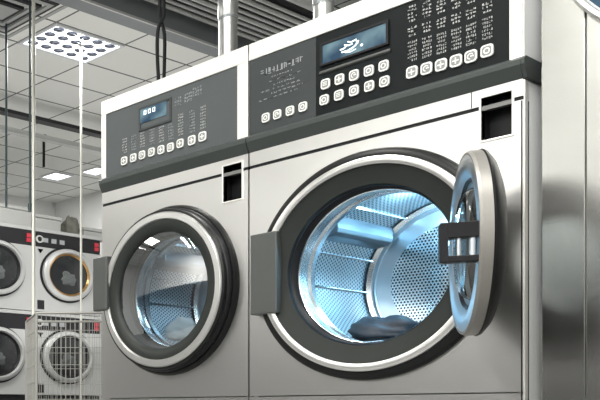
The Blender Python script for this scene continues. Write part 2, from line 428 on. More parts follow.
def door_cut_profile(): pass
def machine_shell(t, x0, x1, cx, cz, rh, recess, lf, rf, stripe=True):
    g = .0025
    x0 += g; x1 -= g
    # front panel with the round hole
    fp = obj('front_panel', plate_hole(B(), x0, x1, ZBS + .0015, ZST - .006, cx, cz, rh, .02, 0), 'steel', t)
    rx0, rx1, rz0, rz1 = recess
    cutter(fp, box(B(), rx0, rx1, -.05, .1, rz0, ZST + .05))
    obj('kick_panel', box(B(), x0, x1, 0, .02, .06, ZBS - .0015), 'steel', t)
    up = obj('upper_strip', box(B(), x0, x1, 0, .02, ZST + .004, ZLB + .01), 'steel', t)
    cutter(up, box(B(), rx0, rx1, -.05, .1, ZST - .05, rz1))
    obj('groove', box(B(), x0 + .002, x1 - .002, .012, .03, ZBS - .01, ZLB), 'black', t) if False else None
    bm = B(); box(bm, x0 + .002, rx0 - .001, .003, .02, ZST - .006, ZST + .004); box(bm, rx1 + .001, x1 - .001, .003, .02, ZST - .006, ZST + .004)
    obj('trim_line', bm, 'black', t)
    # recess
    bm = B()
    box(bm, rx0, rx1, .045, .05, rz0, rz1); box(bm, rx0 - .003, rx0, .001, .05, rz0, rz1); box(bm, rx1, rx1 + .003, .001, .05, rz0, rz1)
    box(bm, rx0, rx1, .001, .05, rz1, rz1 + .003); box(bm, rx0, rx1, .001, .05, rz0 - .003, rz0)
    rc = obj('latch_recess', bm, 'black', t, label='black recessed latch pocket')
    obj('recess_bezel', frame_front(B(), rx0 - .004, rx1 + .004, rz0 - .004, rz1 + .004, .005, .002, -.003), 'steel_frame', rc, bevel=.001)
    obj('recess_bar', prism_x(B(), [(.000, ZST - .009), (.000, ZST + .002), (.03, ZST + .006), (.03, ZST - .004)], rx0 + .001, rx1 - .001), 'recess_bar', rc)
    # body
    bm = B()
    box(bm, x0, x0 + .02, .021, DEP, .06, ZTOP - .02); box(bm, x1 - .02, x1, .021, DEP, .06, ZTOP - .02)
    box(bm, x0, x1, .0, DEP, ZTOP - .02, ZTOP); box(bm, x0 + .02, x1 - .02, DEP - .02, DEP, .06, ZTOP - .02); box(bm, x0 + .02, x1 - .02, .021, DEP - .02, .06, .08)
    obj('cabinet', bm, 'steel_frame', t)
    obj('plinth', box(B(), x0 + .02, x1 - .02, .05, DEP - .03, 0, .06), 'black', t)
    # header frame round the control panel
    bm = B(); fy = -.004
    box(bm, x0, x1, fy, .02, ZPT, ZTOP)
    if lf > 0: box(bm, x0, x0 + lf, fy, .02, ZPB, ZPT)
    if rf > 0: box(bm, x1 - rf, x1, fy, .02, ZPB, ZPT)
    obj('header_frame', bm, 'steel_frame', t, bevel=.0015)
    # ledge
    prof = [(.0, ZPB + .001), (-.006, ZPB + .001), (-.017, ZPB - .007), (-.017, ZPB - .020), (-.001, ZLB), (.03, ZLB), (.03, ZPB + .001)]
    obj('ledge', prism_x(B(), prof, x0 - .001, x1 + .001), 'ledge', t, bevel=.0012)
    return x0 + max(lf, 0), x1 - max(rf, 0)

def button(t, px, py, s, dim=False):
    global SXF
    keep, SXF = SXF, 1.0
    p = on_y(px, py, -.006)
    b = obj('button', rbox_front(B(), p.x, p.z, s, s * 1.06, s * .28, 0.0, -.006), 'button', t, bevel=.001)
    bm = B(); k = random.choice((0, 1, 2, 3)); r = s * .27; y = -.0066; w = .0016
    obj('inlay', rbox_front(B(), p.x, p.z, s * .74, s * .78, s * .2, -.0058, -.0062, 3), 'inlay', b)
    if k == 0: lathe(bm, [(r, -.0062), (r, y), (r * .62, y), (r * .62, -.0062)], p.x, p.z, 14, True)
    elif k == 1:
        box(bm, p.x - r, p.x + r, y, -.006, p.z - w, p.z + w); box(bm, p.x - w, p.x + w, y - .0001, -.006, p.z - r, p.z + r)
    elif k == 2:
        for dz in (-.5, .1, .7): box(bm, p.x - r, p.x + r * .8, y, -.006, p.z + dz * r - w * .6, p.z + dz * r + w * .6)
    else:
        lathe(bm, [(r, -.0062), (r, y), (r * .7, y), (r * .7, -.0062)], p.x, p.z, 14, False, .6, 4.6); box(bm, p.x, p.x + r, y, -.006, p.z - w, p.z + w)
    obj('icon', bm, 'button', b)
    SXF = keep
    return p

def drum(t, cx, cz, ro, R, y1, y2, lampside=1):
    """collar, drum cylinder with lifters, perforated back plate"""
    obj('gasket', lathe(B(), [(ro + .004, -.006), (ro + .001, .0), (ro + .003, .006), (ro - .002, .010), (ro + .002, .015), (ro - .003, .020), (ro + .001, .026), (ro - .003, .032), (ro + .006, .036)], cx, cz), 'black', t, smooth=30)
    obj('drum_collar', lathe(B(), [(ro + .004, .034), (ro - .004, .038), (ro - .004, .044), (ro + .002, .050), (ro + .002, y1 - .035), (ro - .004, y1 - .028), (ro + .002, y1 - .020), (ro - .002, y1 - .005), (R + .004, y1)], cx, cz), 'chrome', t, smooth=40)
    dr = obj('drum', lathe(B(), [(R, y1 + .002), (R, y2)], cx, cz, 128), 'perf_drum', t, smooth='all')
    for yy, h in ((y1 + .012, .007), (y2 - .012, .012)):
        obj('drum_bead', lathe(B(), [(R + .001, yy - .012), (R - h, yy - .005), (R - h, yy + .005), (R + .001, yy + .012)], cx, cz), 'chrome', dr, smooth=60)
    obj('drum_joint', lathe(B(), [(R - .0015, y1 + .024), (R - .0015, y1 + .034)], cx, cz), 'black', dr, smooth='all')
    obj('drum_joint', lathe(B(), [(R - .0015, y2 - .040), (R - .0015, y2 - .026)], cx, cz), 'black', dr, smooth='all')
    obj('back_plate', lathe(B(), [(R * .70, y2 - .02), (R * .66, y2 - .022), (.001, y2 - .022)], cx, cz, uvplane=True), 'perf_back', dr, smooth='all')
    obj('back_rim', lathe(B(), [(R + .001, y2), (R * .92, y2 - .004), (R * .90, y2 - .012), (R * .72, y2 - .012), (R * .70, y2 - .02)], cx, cz), 'chrome_soft', dr, smooth=40)
    for k in range(3):
        a = math.radians(140 + 120 * k)
        bm = B(); n = Vector((SXF * math.cos(a), 0, math.sin(a))); s = Vector((-math.sin(a), 0, math.cos(a))); c0 = Vector((cx, 0, cz))
        pr = [(R - .001, -.045), (R - .028, -.014), (R - .033, 0), (R - .028, .014), (R - .001, .045)]
        A = [bm.verts.new(c0 + n * r + s * w + Vector((0, y1 + .03, 0))) for r, w in pr]; Bv = [bm.verts.new(c0 + n * r + s * w + Vector((0, y2 - .03, 0))) for r, w in pr]
        bm.faces.new(A); bm.faces.new(Bv)
        for i in range(5): bm.faces.new((A[i], A[(i + 1) % 5], Bv[(i + 1) % 5], Bv[i]))
        obj('lifter', bm, 'lifter_steel', dr, bevel=.003)
        # seams either side
        for da in (-.33, .33, .75):
            aa = a + da; bm = B(); n2 = Vector((SXF * math.cos(aa), 0, math.sin(aa))); c1 = c0 + n2 * (R - .002)
            tube(bm, [c1 + Vector((0, y1 + .02, 0)), c1 + Vector((0, y2 - .02, 0))], .0035, 6)
            obj('seam', bm, 'chrome', dr, smooth=True)
    return dr

# ------------------------------------------------------------------ RIGHT machine (door open)
SXF = 1.08
cR = on_y(366.5, 265.5, 0); RCX, RCZ = cR.x, cR.z
print('right centre', RCX, RCZ)
tR = empty('tumble_dryer', ((XS + X0) / 2, 0, 0), 'large stainless dryer with round door swung open and lit drum', 'dryer')
ra = on_y(481, 142, 0); rb = on_y(512.5, 134, 0); rt = on_y(512.5, 90, 0)
px0, px1 = machine_shell(tR, XS, X0, RCX, RCZ, .262, (ra.x, rb.x, (ra.z + rb.z) / 2, rt.z), 0, X0 - xfront(511))
obj('side_ledge', prism_x(B(), [(-.017, ZPB - .007), (-.017, ZPB - .020), (-.001, ZLB), (.22, ZLB), (.22, ZPB + .001), (-.006, ZPB + .001)], X0 - .0012, X0 + .008), 'ledge', tR, bevel=.0012)
obj('side_panel', box(B(), X0 - .0022, X0 + .0005, .026, DEP, .06, ZLB - .002), 'side_white', tR)
obj('header_side', box(B(), X0 - .0022, X0 + .0005, .0, DEP, ZPB + .002, ZTOP - .001), 'side_white', tR)
obj('corner_post', box(B(), X0 - .0024, X0 + .0012, .003, .024, .06, ZLB - .002), 'steel_frame', tR)
obj('corner_groove', box(B(), X0 - .0062, X0 - .0032, -.0006, .002, .06, ZST - .008), 'black', tR)
obj('corner_groove', box(B(), X0 - .0015, X0 + .0018, .019, .023, .06, ZST - .008), 'black', tR)
obj('seam', box(B(), on_y(471.5, 100, 0).x - .001, on_y(471.5, 100, 0).x + .001, -.0005, .002, ZST + .004, ZLB), 'black', tR)
obj('side_trim_line', box(B(), X0 - .003, X0 - .0015, .003, .3, ZST - .006, ZST + .004), 'black', tR)
cp = obj('control_panel', box(B(), px0, px1, 0, .018, ZPB, ZPT), 'panel_dark', tR)
# paler left section of the panel
xsec = xfront(316)
obj('panel_section', box(B(), px0 + .001, xsec, -.0008, 0.001, ZPB + .001, ZPT - .001), 'panel_mid', cp)
for x_, y_ in ((325, 83.8), (339, 79.1), (353.5, 75), (368.4, 70.6), (383.2, 65.6), (323.8, 99.7), (338.4, 95), (353.5, 90.4), (368.7, 86), (384, 81.3)): button(tR, x_, y_, .0275)
for x_, y_ in ((265.3, 117.6), (276.8, 114.3), (289.5, 110.7), (302.4, 106.6)): button(tR, x_, y_, .0265)
six = ((411.5, 72), (426, 68.3), (440.6, 64.7), (455.5, 60.6), (470.4, 56.2), (486.6, 50.6))
for k, (x_, y_) in enumerate(six):
    p = button(tR, x_, y_, .0295)
    for nm, mm, rows in (('caption', 'caption_light', range(1, 14)), ('caption', 'caption_brown', (14, 15, 16)) if k == 5 else ('caption', 'caption_light', (14, 15, 16, 17))):
        bm = B()
        for r_ in rows:
            if r_ in (7, 11): continue
            z0 = p.z + .0215 + r_ * .0096
            if z0 + .007 > ZPT - .006: break
            w = .013 if r_ % 4 else .010
            strokes(bm, p.x - w, p.x + w, z0, z0 + .0062, 0, 5 if r_ < 7 else 3, .0013 if r_ < 7 else .0018)
        obj(nm, bm, mm, cp)
# display
tl = on_y(322.3, 44.7, -.004); br_ = on_y(386.5, 42, -.004)
bl = on_y(322, 65.5, -.004); trr = on_y(387, 23, -.004)
zt0 = (tl.z + trr.z) / 2; zb0 = (bl.z + br_.z) / 2
db = obj('display', box(B(), bl.x, br_.x, -.003, 0, zb0, zt0), 'screen', tR)
obj('display_bezel', frame_front(B(), bl.x - .006, br_.x + .006, zb0 - .006, zt0 + .006, .007, .001, -.007), 'black', db, bevel=.001)
bm = B(); cxx = (bl.x + br_.x) / 2 - .004; czz = (zb0 + zt0) / 2
for (x1_, z1_, x2_, z2_, w_) in ((-.035, -.004, -.012, .004, .0018), (-.030, -.012, .004, -.009, .0022), (.004, -.009, .020, .006, .002), (-.012, .012, .010, .010, .0018), (-.022, .006, .002, .002, .0018), (.012, .012, .018, -.002, .0016), (.026, -.010, .031, -.008, .0028), (-.020, -.016, .012, -.016, .0013)):
    tube(bm, [(cxx + x1_, -.0045, czz + z1_), (cxx + (x1_ + x2_) / 2, -.0045, czz + (z1_ + z2_) / 2 - .003), (cxx + x2_, -.0045, czz + z2_)], w_, 6)
obj('screen_mark', bm, 'screen_glyph', db, label='white curling mark on the blue screen')
bm = B(); zq = zb0 - .022
prism_x(bm, [(0, zq - .006), (-.006, zq - .003), (-.006, zq + .002), (0, zq + .006)], bl.x - .008, br_.x + .010)
obj('display_lip', bm, 'grey_block', cp, bevel=.001, label='grey moulded lip under the screen')
# left printed heading and fine print
h0 = on_y(261, 73, 0); h1 = on_y(304, 58, 0)
bm = B(); strokes(bm, h0.x, h1.x, (h0.z + h1.z) / 2 - .011, (h0.z + h1.z) / 2 + .009, -.0008, 11, .0026); obj('heading_print', bm, 'caption_dim', cp)
bm = B()
for r_, (a_, b_) in enumerate(((.25, .75), (.2, .95), (.3, .8), (.0, .95), (.2, 1.05), (-.05, .9))):
    zz = (h0.z + h1.z) / 2 - .026 - r_ * .0125
    strokes(bm, h0.x + a_ * (h1.x - h0.x), h0.x + b_ * (h1.x - h0.x), zz, zz + .005, -.0008, 8, .0011)
obj('fine_print', bm, 'caption_dim', cp)
# rings around the opening
def rings(t, cx, cz, outer, w0, w1, inner, yf, sq=0):
    s = obj('outer_ring', lathe(B(), [(outer + .004, .0), (outer + .003, -.010), (outer - .002, yf * .55), (w0 + .006, yf * .72), (w0, yf * .72), (w0, 0)], cx, cz, 128), 'dark_ring', t, smooth=40)
    obj('trim_ring', lathe(B(), [(w0 + .001, yf * .5), (w0 - .001, yf * .92), (w0 - .005, yf), (w1 + .005, yf), (w1 - .001, yf * .92), (w1, yf * .5)], cx, cz, 128), 'white_ring', t, smooth=40, label='pale silver trim ring')
    return s
RO = .217
rings(tR, RCX, RCZ, .317, .297, .276, RO, -.028)
obj('bezel_ring', lathe(B(), [(.2765, -.020), (.270, -.019), (.245, -.012), (RO + .006, -.008), (RO + .002, .004)], RCX, RCZ, 128), 'grey_ring', tR, smooth=40)
drum(tR, RCX, RCZ, RO, .250, .125, .50)
# handle block on the left of the ring
a = on_y(250.5, 234, -.03); b = on_y(277.5, 314, -.03)
bm = B(); a2 = on_y(249.5, 236, -.03); 
box(bm, on_y(250, 270, -.036).x, on_y(276.5, 270, -.036).x, -.036, .0, on_y(262, 314, -.036).z, on_y(262, 233, -.036).z)
obj('strike_plate', bm, 'grey_block', tR, bevel=.004, label='dark grey block beside the opening')
SXF = 1.0
# hinge on the ring
hx = xfront(466)
# the open door, built in its own frame then turned
th = math.radians(123.3)
DR = .211
hinge = Vector((on_y(456.5, 240, -.03).x, -.030, RCZ - .020))
dirv = Vector((-math.cos(th), -math.sin(th), 0))       # from hinge to free edge
nrm = Vector((-math.sin(th), math.cos(th), 0))          # interior face normal
dc = hinge + dirv * (DR + .012) + nrm * .0
dloc = bpy.data.objects.new('door', None); COL.objects.link(dloc); dloc.parent = tR
Mrot = Matrix(((-dirv.x, nrm.x, 0), (-dirv.y, nrm.y, 0), (0, 0, 1)))   # local x -> toward hinge, local y -> interior
dloc.location = dc - tR.location
dloc.rotation_euler = Mrot.to_euler()
def dpart(name, bm, m, **kw):
    o = obj(name, bm, m, None, **kw); o.parent = dloc; return o
dpart('door_rim', lathe(B(), [(DR - .030, .018), (DR - .004, .020), (DR, .014), (DR, -.006), (DR - .02, -.008)], 0, 0, 128), 'rim_steel', smooth=30)
dpart('door_back_ring', lathe(B(), [(DR - .001, -.0065), (DR + .002, -.009), (DR - .001, -.015), (DR - .018, -.028), (DR - .045, -.038), (DR - .085, -.044), (DR - .085, -.010)], 0, 0, 128, True), 'dark_ring', smooth=30)
dpart('inner_ring', lathe(B(), [(DR - .008, .0195), (DR - .030, .021), (DR - .048, .018), (DR - .062, .008), (DR - .078, .000), (DR - .082, -.02)], 0, 0, 128), 'chrome_soft', smooth=40)
dpart('door_seal', lathe(B(), [(DR - .060, .009), (DR - .064, .013), (DR - .070, .006)], 0, 0, 96), 'black', smooth=40)
dpart('door_glass', lathe(B(), [(DR - .080, .0), (DR - .088, .014), (.11, .024), (.06, .026), (.001, .027)], 0, 0, 96), 'door_glass', smooth='all')
# C-shaped latch bracket on the free edge
bm = B(); xx = -DR + .028
def bk(x0, x1, y0, y1, z0, z1): box(bm, x0, x1, y0, y1, z0 - .024, z1 - .024)
h_ = .043; zo = -.024
bk(xx - .012, xx + .016, .076, .092, -h_, h_); bk(xx - .012, xx + .016, .012, .078, h_ - .034, h_); bk(xx - .012, xx + .016, .012, .078, -h_, -h_ + .014)
dpart('latch_bracket', bm, 'black', bevel=.002, label='black C-shaped latch bracket')
bm = B(); tube(bm, [(xx, .030, -h_ + zo), (xx, .030, h_ + zo - .002)], .007, 12); tube(bm, [(xx, .056, -h_ + .01 + zo), (xx, .056, h_ - .01 + zo)], .005, 12)
dpart('latch_pin', bm, 'chrome_soft', smooth=True)
bm = B(); box(bm, DR - .004, DR + .020, -.016, .010, -.045, .045); dpart('hinge', bm, 'black', bevel=.003)

# ------------------------------------------------------------------ LEFT machine (door closed)
SXF = .97
cL = on_y(169.5, 291, 0); LCX, LCZ = cL.x, cL.z
tL = empty('washing_machine', ((XS + XL) / 2, 0, 0), 'stainless washer with its round glass door shut, left of the open dryer', 'washing machine')
ra = on_y(223.2, 203, 0); rb = on_y(242.3, 198, 0); rt = on_y(242.3, 161.6, 0)
px0, px1 = machine_shell(tL, XL, XS, LCX, LCZ, .232, (ra.x, rb.x, (ra.z + rb.z) / 2, rt.z), xfront(105.8) - XL, XS - xfront(238.5))
cp = obj('control_panel', box(B(), px0, px1, 0, .018, ZPB, ZPT), 'panel_grey', tL)
lb = ((123.7, 160.8), (132.8, 157.7), (141.6, 154.9), (151, 152), (160.5, 149.6), (170, 147.2), (179.7, 143.3), (191.3, 140.2), (202, 136.4))
for k, (x_, y_) in enumerate(lb):
    p = button(tL, x_, y_, .028 if k < 7 else .030)
    bm = B()
    for r_ in range(1, 9 if k > 5 else 7):
        z0 = p.z + .018 + r_ * .0098
        w = .012
        strokes(bm, p.x - w, p.x + w, z0, z0 + .0062, 0, 4, .0013)
    obj('caption', bm, 'caption_dim' if k % 2 else 'caption_light', cp)
a = on_y(140, 111.5, -.003); b = on_y(166, 117, -.003)
z1_ = on_y(150, 107.0, 0).z; z0_ = on_y(150, 120.5, 0).z
db = obj('display', box(B(), a.x, b.x, -.003, 0, z0_, z1_), 'screen', tL)
obj('display_bezel', frame_front(B(), a.x - .007, b.x + .022, z0_ - .028, z1_ + .008, .008, .001, -.0035), 'panel_mid', db, bevel=.001)
bm = B()
for k in range(3): frame_front(bm, a.x + .018 + k * .020, a.x + .029 + k * .020, z1_ - .022, z1_ - .007, .002, -.003, -.0038)
obj('screen_mark', bm, 'screen_glyph', db, label='pale digits on the blue screen')
for x_, y_, w_ in ((178.5, 102, .016), (189, 97.5, .018), (198, 91.5, .022)):
    p = on_y(x_, y_, 0); bm = B()
    for r_ in range(3): strokes(bm, p.x - w_, p.x + w_ * .8, p.z - .012 + r_ * .011, p.z - .004 + r_ * .011, 0, 4, .0018)
    obj('caption', bm, 'caption_dim', cp)
# body ring + closed door
LO = .197
obj('door_surround', lathe(B(), [(.291, 0), (.289, -.010), (.283, -.018), (.276, -.018), (.266, -.018), (.258, 0.0)], LCX, LCZ, 128), 'dark_ring', tL, smooth=40)
obj('door_gasket', lathe(B(), [(.276, -.017), (.279, -.024), (.276, -.032), (.268, -.038), (.256, -.038)], LCX, LCZ, 128), 'black', tL, smooth=40)
dd = bpy.data.objects.new('door', None); COL.objects.link(dd); dd.parent = tL; dd.location = Vector((LCX, -.04, LCZ)) - tL.location
yf = -.058
obj('door_frame', lathe(B(), [(.269, -.036), (.273, -.044), (.271, -.051), (.264, -.054), (.262, -.04)], LCX, LCZ, 128), 'dark_ring', dd, smooth=40)
obj('trim_ring', lathe(B(), [(.264, -.048), (.263, -.056), (.259, yf - .002), (.241, yf - .002), (.2375, -.056), (.237, -.045)], LCX, LCZ, 128), 'white_ring', dd, smooth=40, label='pale silver trim ring')
obj('bezel_ring', lathe(B(), [(.2375, -.054), (.231, -.055), (.214, -.052), (LO + .004, -.047), (LO, -.040), (LO - .004, -.0)], LCX, LCZ, 128), 'grey_ring', dd, smooth=40)
obj('door_glass', lathe(B(), [(LO, -.040), (LO - .03, -.047), (.10, -.054), (.001, -.057)], LCX, LCZ, 96), 'glass', dd, smooth='all')
a = on_y(94.5, 258, -.06); b = on_y(108.5, 310, -.06)
bm = B(); box(bm, a.x, b.x, -.070, -.040, b.z, a.z - .002)
obj('door_handle', bm, 'grey_block', dd, bevel=.005, label='grey block handle on the left of the door')
drum(tL, LCX, LCZ, LO - .004, .225, .11, .42)

SXF = 1.0
# clothes
def heap(name, cx, cy, cz, sx, sy, sz, m, label, seed, cat='laundry', rot=0):
    bm = B(); bmesh.ops.create_icosphere(bm, subdivisions=4, radius=1)
    rnd = random.Random(seed); ph = [rnd.uniform(0, 6) for _ in range(6)]
    for v in bm.verts:
        a = math.atan2(v.co.y, v.co.x)
        f = 1 + .10 * math.sin(3 * a + ph[0] + 3 * v.co.z) + .06 * math.sin(7 * v.co.x + ph[1] + 4 * v.co.y) + .04 * math.sin(13 * v.co.z + ph[2] + 6 * v.co.x)
        v.co *= f
        if v.co.z < -.35: v.co.z = -.35 + (v.co.z + .35) * .2
        v.co.x *= sx; v.co.y *= sy; v.co.z *= sz
    bmesh.ops.rotate(bm, cent=(0, 0, 0), matrix=Matrix.Rotation(rot, 3, 'Y'), verts=bm.verts)
    bmesh.ops.translate(bm, vec=(cx, cy, cz), verts=bm.verts)
    return tag(obj(name, bm, m, None, smooth='all', loc=(cx, cy, cz)), label, cat)
zb = RCZ - .250
heap('towel', RCX - .065, .215, zb + .078, .112, .078, .048, 'cloth_navy', 'dark navy towel lying at the front of the open drum', 1)
heap('towel', RCX + .06, .36, zb + .060, .10, .065, .035, 'cloth_grey', 'grey crumpled towel behind the navy towel in the open drum', 2)
zb = LCZ - .225
heap('shirt', LCX - .085, .170, zb + .095, .062, .045, .055, 'cloth_white', 'white garment lying at lower left inside the shut washer', 3)
heap('shirt', LCX + .055, .200, zb + .095, .072, .060, .062, 'cloth_navy', 'dark garment heaped inside the shut washer', 4)
heap('shirt', LCX + .01, .330, zb + .115, .085, .050, .085, 'cloth_grey', 'grey garment behind the others inside the shut washer', 5)

def plamp(loc, e, col, r=.03):
    ld = bpy.data.lights.new('lamp', 'POINT'); ld.energy = e; ld.color = col; ld.shadow_soft_size = r
    lo = bpy.data.objects.new('lamp', ld); COL.objects.link(lo); lo.location = loc
plamp((RCX + .10, .17, RCZ + .17), 3.2, (.38, .75, 1.0))
plamp((RCX - .05, .34, RCZ + .17), 1.5, (.38, .75, 1.0))
plamp((LCX + .02, .14, LCZ + .15), .45, (.70, .88, 1.0))
plamp((LCX + .02, .32, LCZ + .13), .25, (.60, .85, 1.0))

# ------------------------------------------------------------------ tall stainless machine at the right edge
YC = 0.0
XC = on_y(541.3, 300, YC).x; XC1 = XC + .95; ZCt = 2.45
tC = empty('stacked_dryer', ((XC + XC1) / 2, 0, 0), 'tall brushed stainless dryer at the right edge with upper round door', 'dryer')
pc = on_y(586, 12.5, YC - .02)
rr = .36; pcx = pc.x + rr * .774; pcz = pc.z + rr * .633
xsm = on_y(586, 300, YC).x
obj('front_panel', plate_hole(B(), xsm + .002, XC1, .08, ZCt, pcx, pcz, .32, .02, 0), 'cabinet_steel', tC)
bm = B(); box(bm, XC, xsm - .002, 0, .02, .08, ZCt)
obj('side_strip', bm, 'cabinet_steel', tC, bevel=.002)
bm = B(); box(bm, XC, XC + .02, .021, .95, .08, ZCt); box(bm, XC1 - .02, XC1, .021, .95, .08, ZCt); box(bm, XC + .02, XC1 - .02, .021, .95, ZCt - .02, ZCt); box(bm, XC + .02, XC1 - .02, .93, .95, .08, ZCt - .02); box(bm, xsm - .004, xsm + .004, .012, .03, .08, ZCt - .02)
obj('cabinet', bm, 'side_white', tC)
obj('plinth', box(B(), XC + .02, XC1 - .02, .04, .93, 0, .08), 'black', tC)
dC = bpy.data.objects.new('door', None); COL.objects.link(dC); dC.parent = tC; dC.location = Vector((pcx, 0, pcz)) - tC.location
obj('door_frame', lathe(B(), [(rr, .0), (rr, -.018), (rr - .006, -.024), (rr - .014, -.024), (rr - .020, -.018), (rr - .022, 0)], pcx, pcz, 128), 'white_ring', dC, smooth=40)
obj('door_glass', lathe(B(), [(rr - .018, -.012), (.15, -.02), (.001, -.022)], pcx, pcz, 96), 'smoked_glass', dC, smooth='all')
obj('drum', lathe(B(), [(.32, .02), (.32, .45), (.001, .45)], pcx, pcz, 96), 'perf_drum', tC, smooth=30)

tC.location.y += YC

# ------------------------------------------------------------------ flue pipes and cable on top
def flue(pxc, w_px, ybk, label, collar_py):
    p = on_y(pxc, 40, ybk); Z = (p - CAM).dot(FW); r = w_px / 2 * Z / F_PX
    t = empty('flue_pipe', (p.x, p.y, ZTOP), label, 'flue pipe', 'flue pipes on the machine tops')
    zc = on_y(pxc, collar_py, ybk).z
    obj('lower_section', tube(B(), [(p.x, p.y, ZTOP + .0005), (p.x, p.y, zc)], r * .94, 32), 'pipe_metal', t, smooth=True)
    obj('collar', tube(B(), [(p.x, p.y, zc - .004), (p.x, p.y, zc - .001), (p.x, p.y, zc + .075), (p.x, p.y, zc + .08)], [r, r * 1.03, r * 1.03, r], 32), 'pipe_metal', t, smooth=True)
    obj('upper_section', tube(B(), [(p.x, p.y, zc + .07), (p.x, p.y, ZC)], r * .88, 32), 'pipe_metal', t, smooth=True)
    obj('clamp', tube(B(), [(p.x, p.y, zc - .012), (p.x, p.y, zc - .004)], r * 1.0, 32), 'duct', t, smooth=True)
flue(228, 19, .55, 'round shiny metal flue pipe standing on the left washer', 17)
flue(323.5, 20, .35, 'round shiny metal flue pipe standing on the open-door dryer', 2)
Zc = 4.6
pts1 = [(158.5, 78), (157.5, 60), (157.3, 40), (158.5, 28), (161, 22), (163.5, 17), (163.8, 8), (163.5, -20)]
pts2 = [(164, 78), (164.5, 60), (164.5, 35), (161.5, 22), (160.0, 10), (160, -20)]
pa = on_y(160, 78, .5); Zc = (pa - CAM).dot(FW)
def spl(pts):
    dz = .14 if pts is pts2 else 0
    P = [at_depth(x, y, Zc + dz) for k, (x, y) in enumerate(pts)]; out = []
    for i in range(len(P) - 1):
        p0, p1, p2, p3 = P[max(i - 1, 0)], P[i], P[i + 1], P[min(i + 2, len(P) - 1)]
        for k in range(5):
            s = k / 5; out.append(.5 * ((2 * p1) + (p2 - p0) * s + (2 * p0 - 5 * p1 + 4 * p2 - p3) * s * s + (3 * p1 - p0 - 3 * p2 + p3) * s ** 3))
    out.append(P[-1]); return out
for pts, lb_ in ((pts1, 'black power cable hanging in a loop behind the left washer, outer strand'), (pts2, 'black power cable hanging straight beside the looped one')):
    s = spl(pts); s[0].z = ZTOP + .006; s = s + [Vector((s[-1].x, s[-1].y, ZC))]
    o = obj('power_cable', tube(B(), s, .0075, 8), 'cable', None, smooth=True, loc=s[0]); tag(o, lb_, 'cable')

# ------------------------------------------------------------------ poles and hanging rods
def pole(px, Z, dia, m, label, bottom=0.0, cat='pole', foot=True, name='support_pole'):
    p = at_depth(px, 300, Z)
    t = empty(name, (p.x, p.y, bottom if bottom == 0 else ZC), label, cat)
    obj('tube', tube(B(), [(p.x, p.y, bottom), (p.x, p.y, ZC)], dia / 2, 20), m, t, smooth=True)
    obj('ceiling_flange', tube(B(), [(p.x, p.y, ZC - .012), (p.x, p.y, ZC)], dia * 1.1, 20), m, t, smooth=True)
    if foot: obj('foot_flange' if bottom == 0 else 'end_cap', tube(B(), [(p.x, p.y, bottom - (0 if bottom == 0 else .03)), (p.x, p.y, bottom + .02)], dia * (1.3 if bottom == 0 else .9), 20), m, t, smooth=True)
pole(33.5, 5.45, .022, 'pole', 'bright thin floor-to-ceiling metal pole at the left')
pole(81, 6.38, .017, 'pole', 'pale metal pole meeting the ceiling at the bright light')
pole(30.0, 5.65, .014, 'rod_dark', 'dark teal rod hanging just left of the bright pole', bottom=.65 + 203 * 5.65 / F_PX, cat='hanging rod', name='hanging_rod')
pole(6.3, 6.0, .016, 'rod_dark', 'dark hanging rod nearest the left edge', bottom=.65 + 203 * 6.0 / F_PX, cat='hanging rod', foot=False, name='hanging_rod')
pole(43.8, 8.5, .026, 'black', 'short black rod hanging from the ceiling between the two poles', bottom=.65 + 243 * 8.5 / F_PX, cat='hanging rod', foot=False, name='hanging_rod')

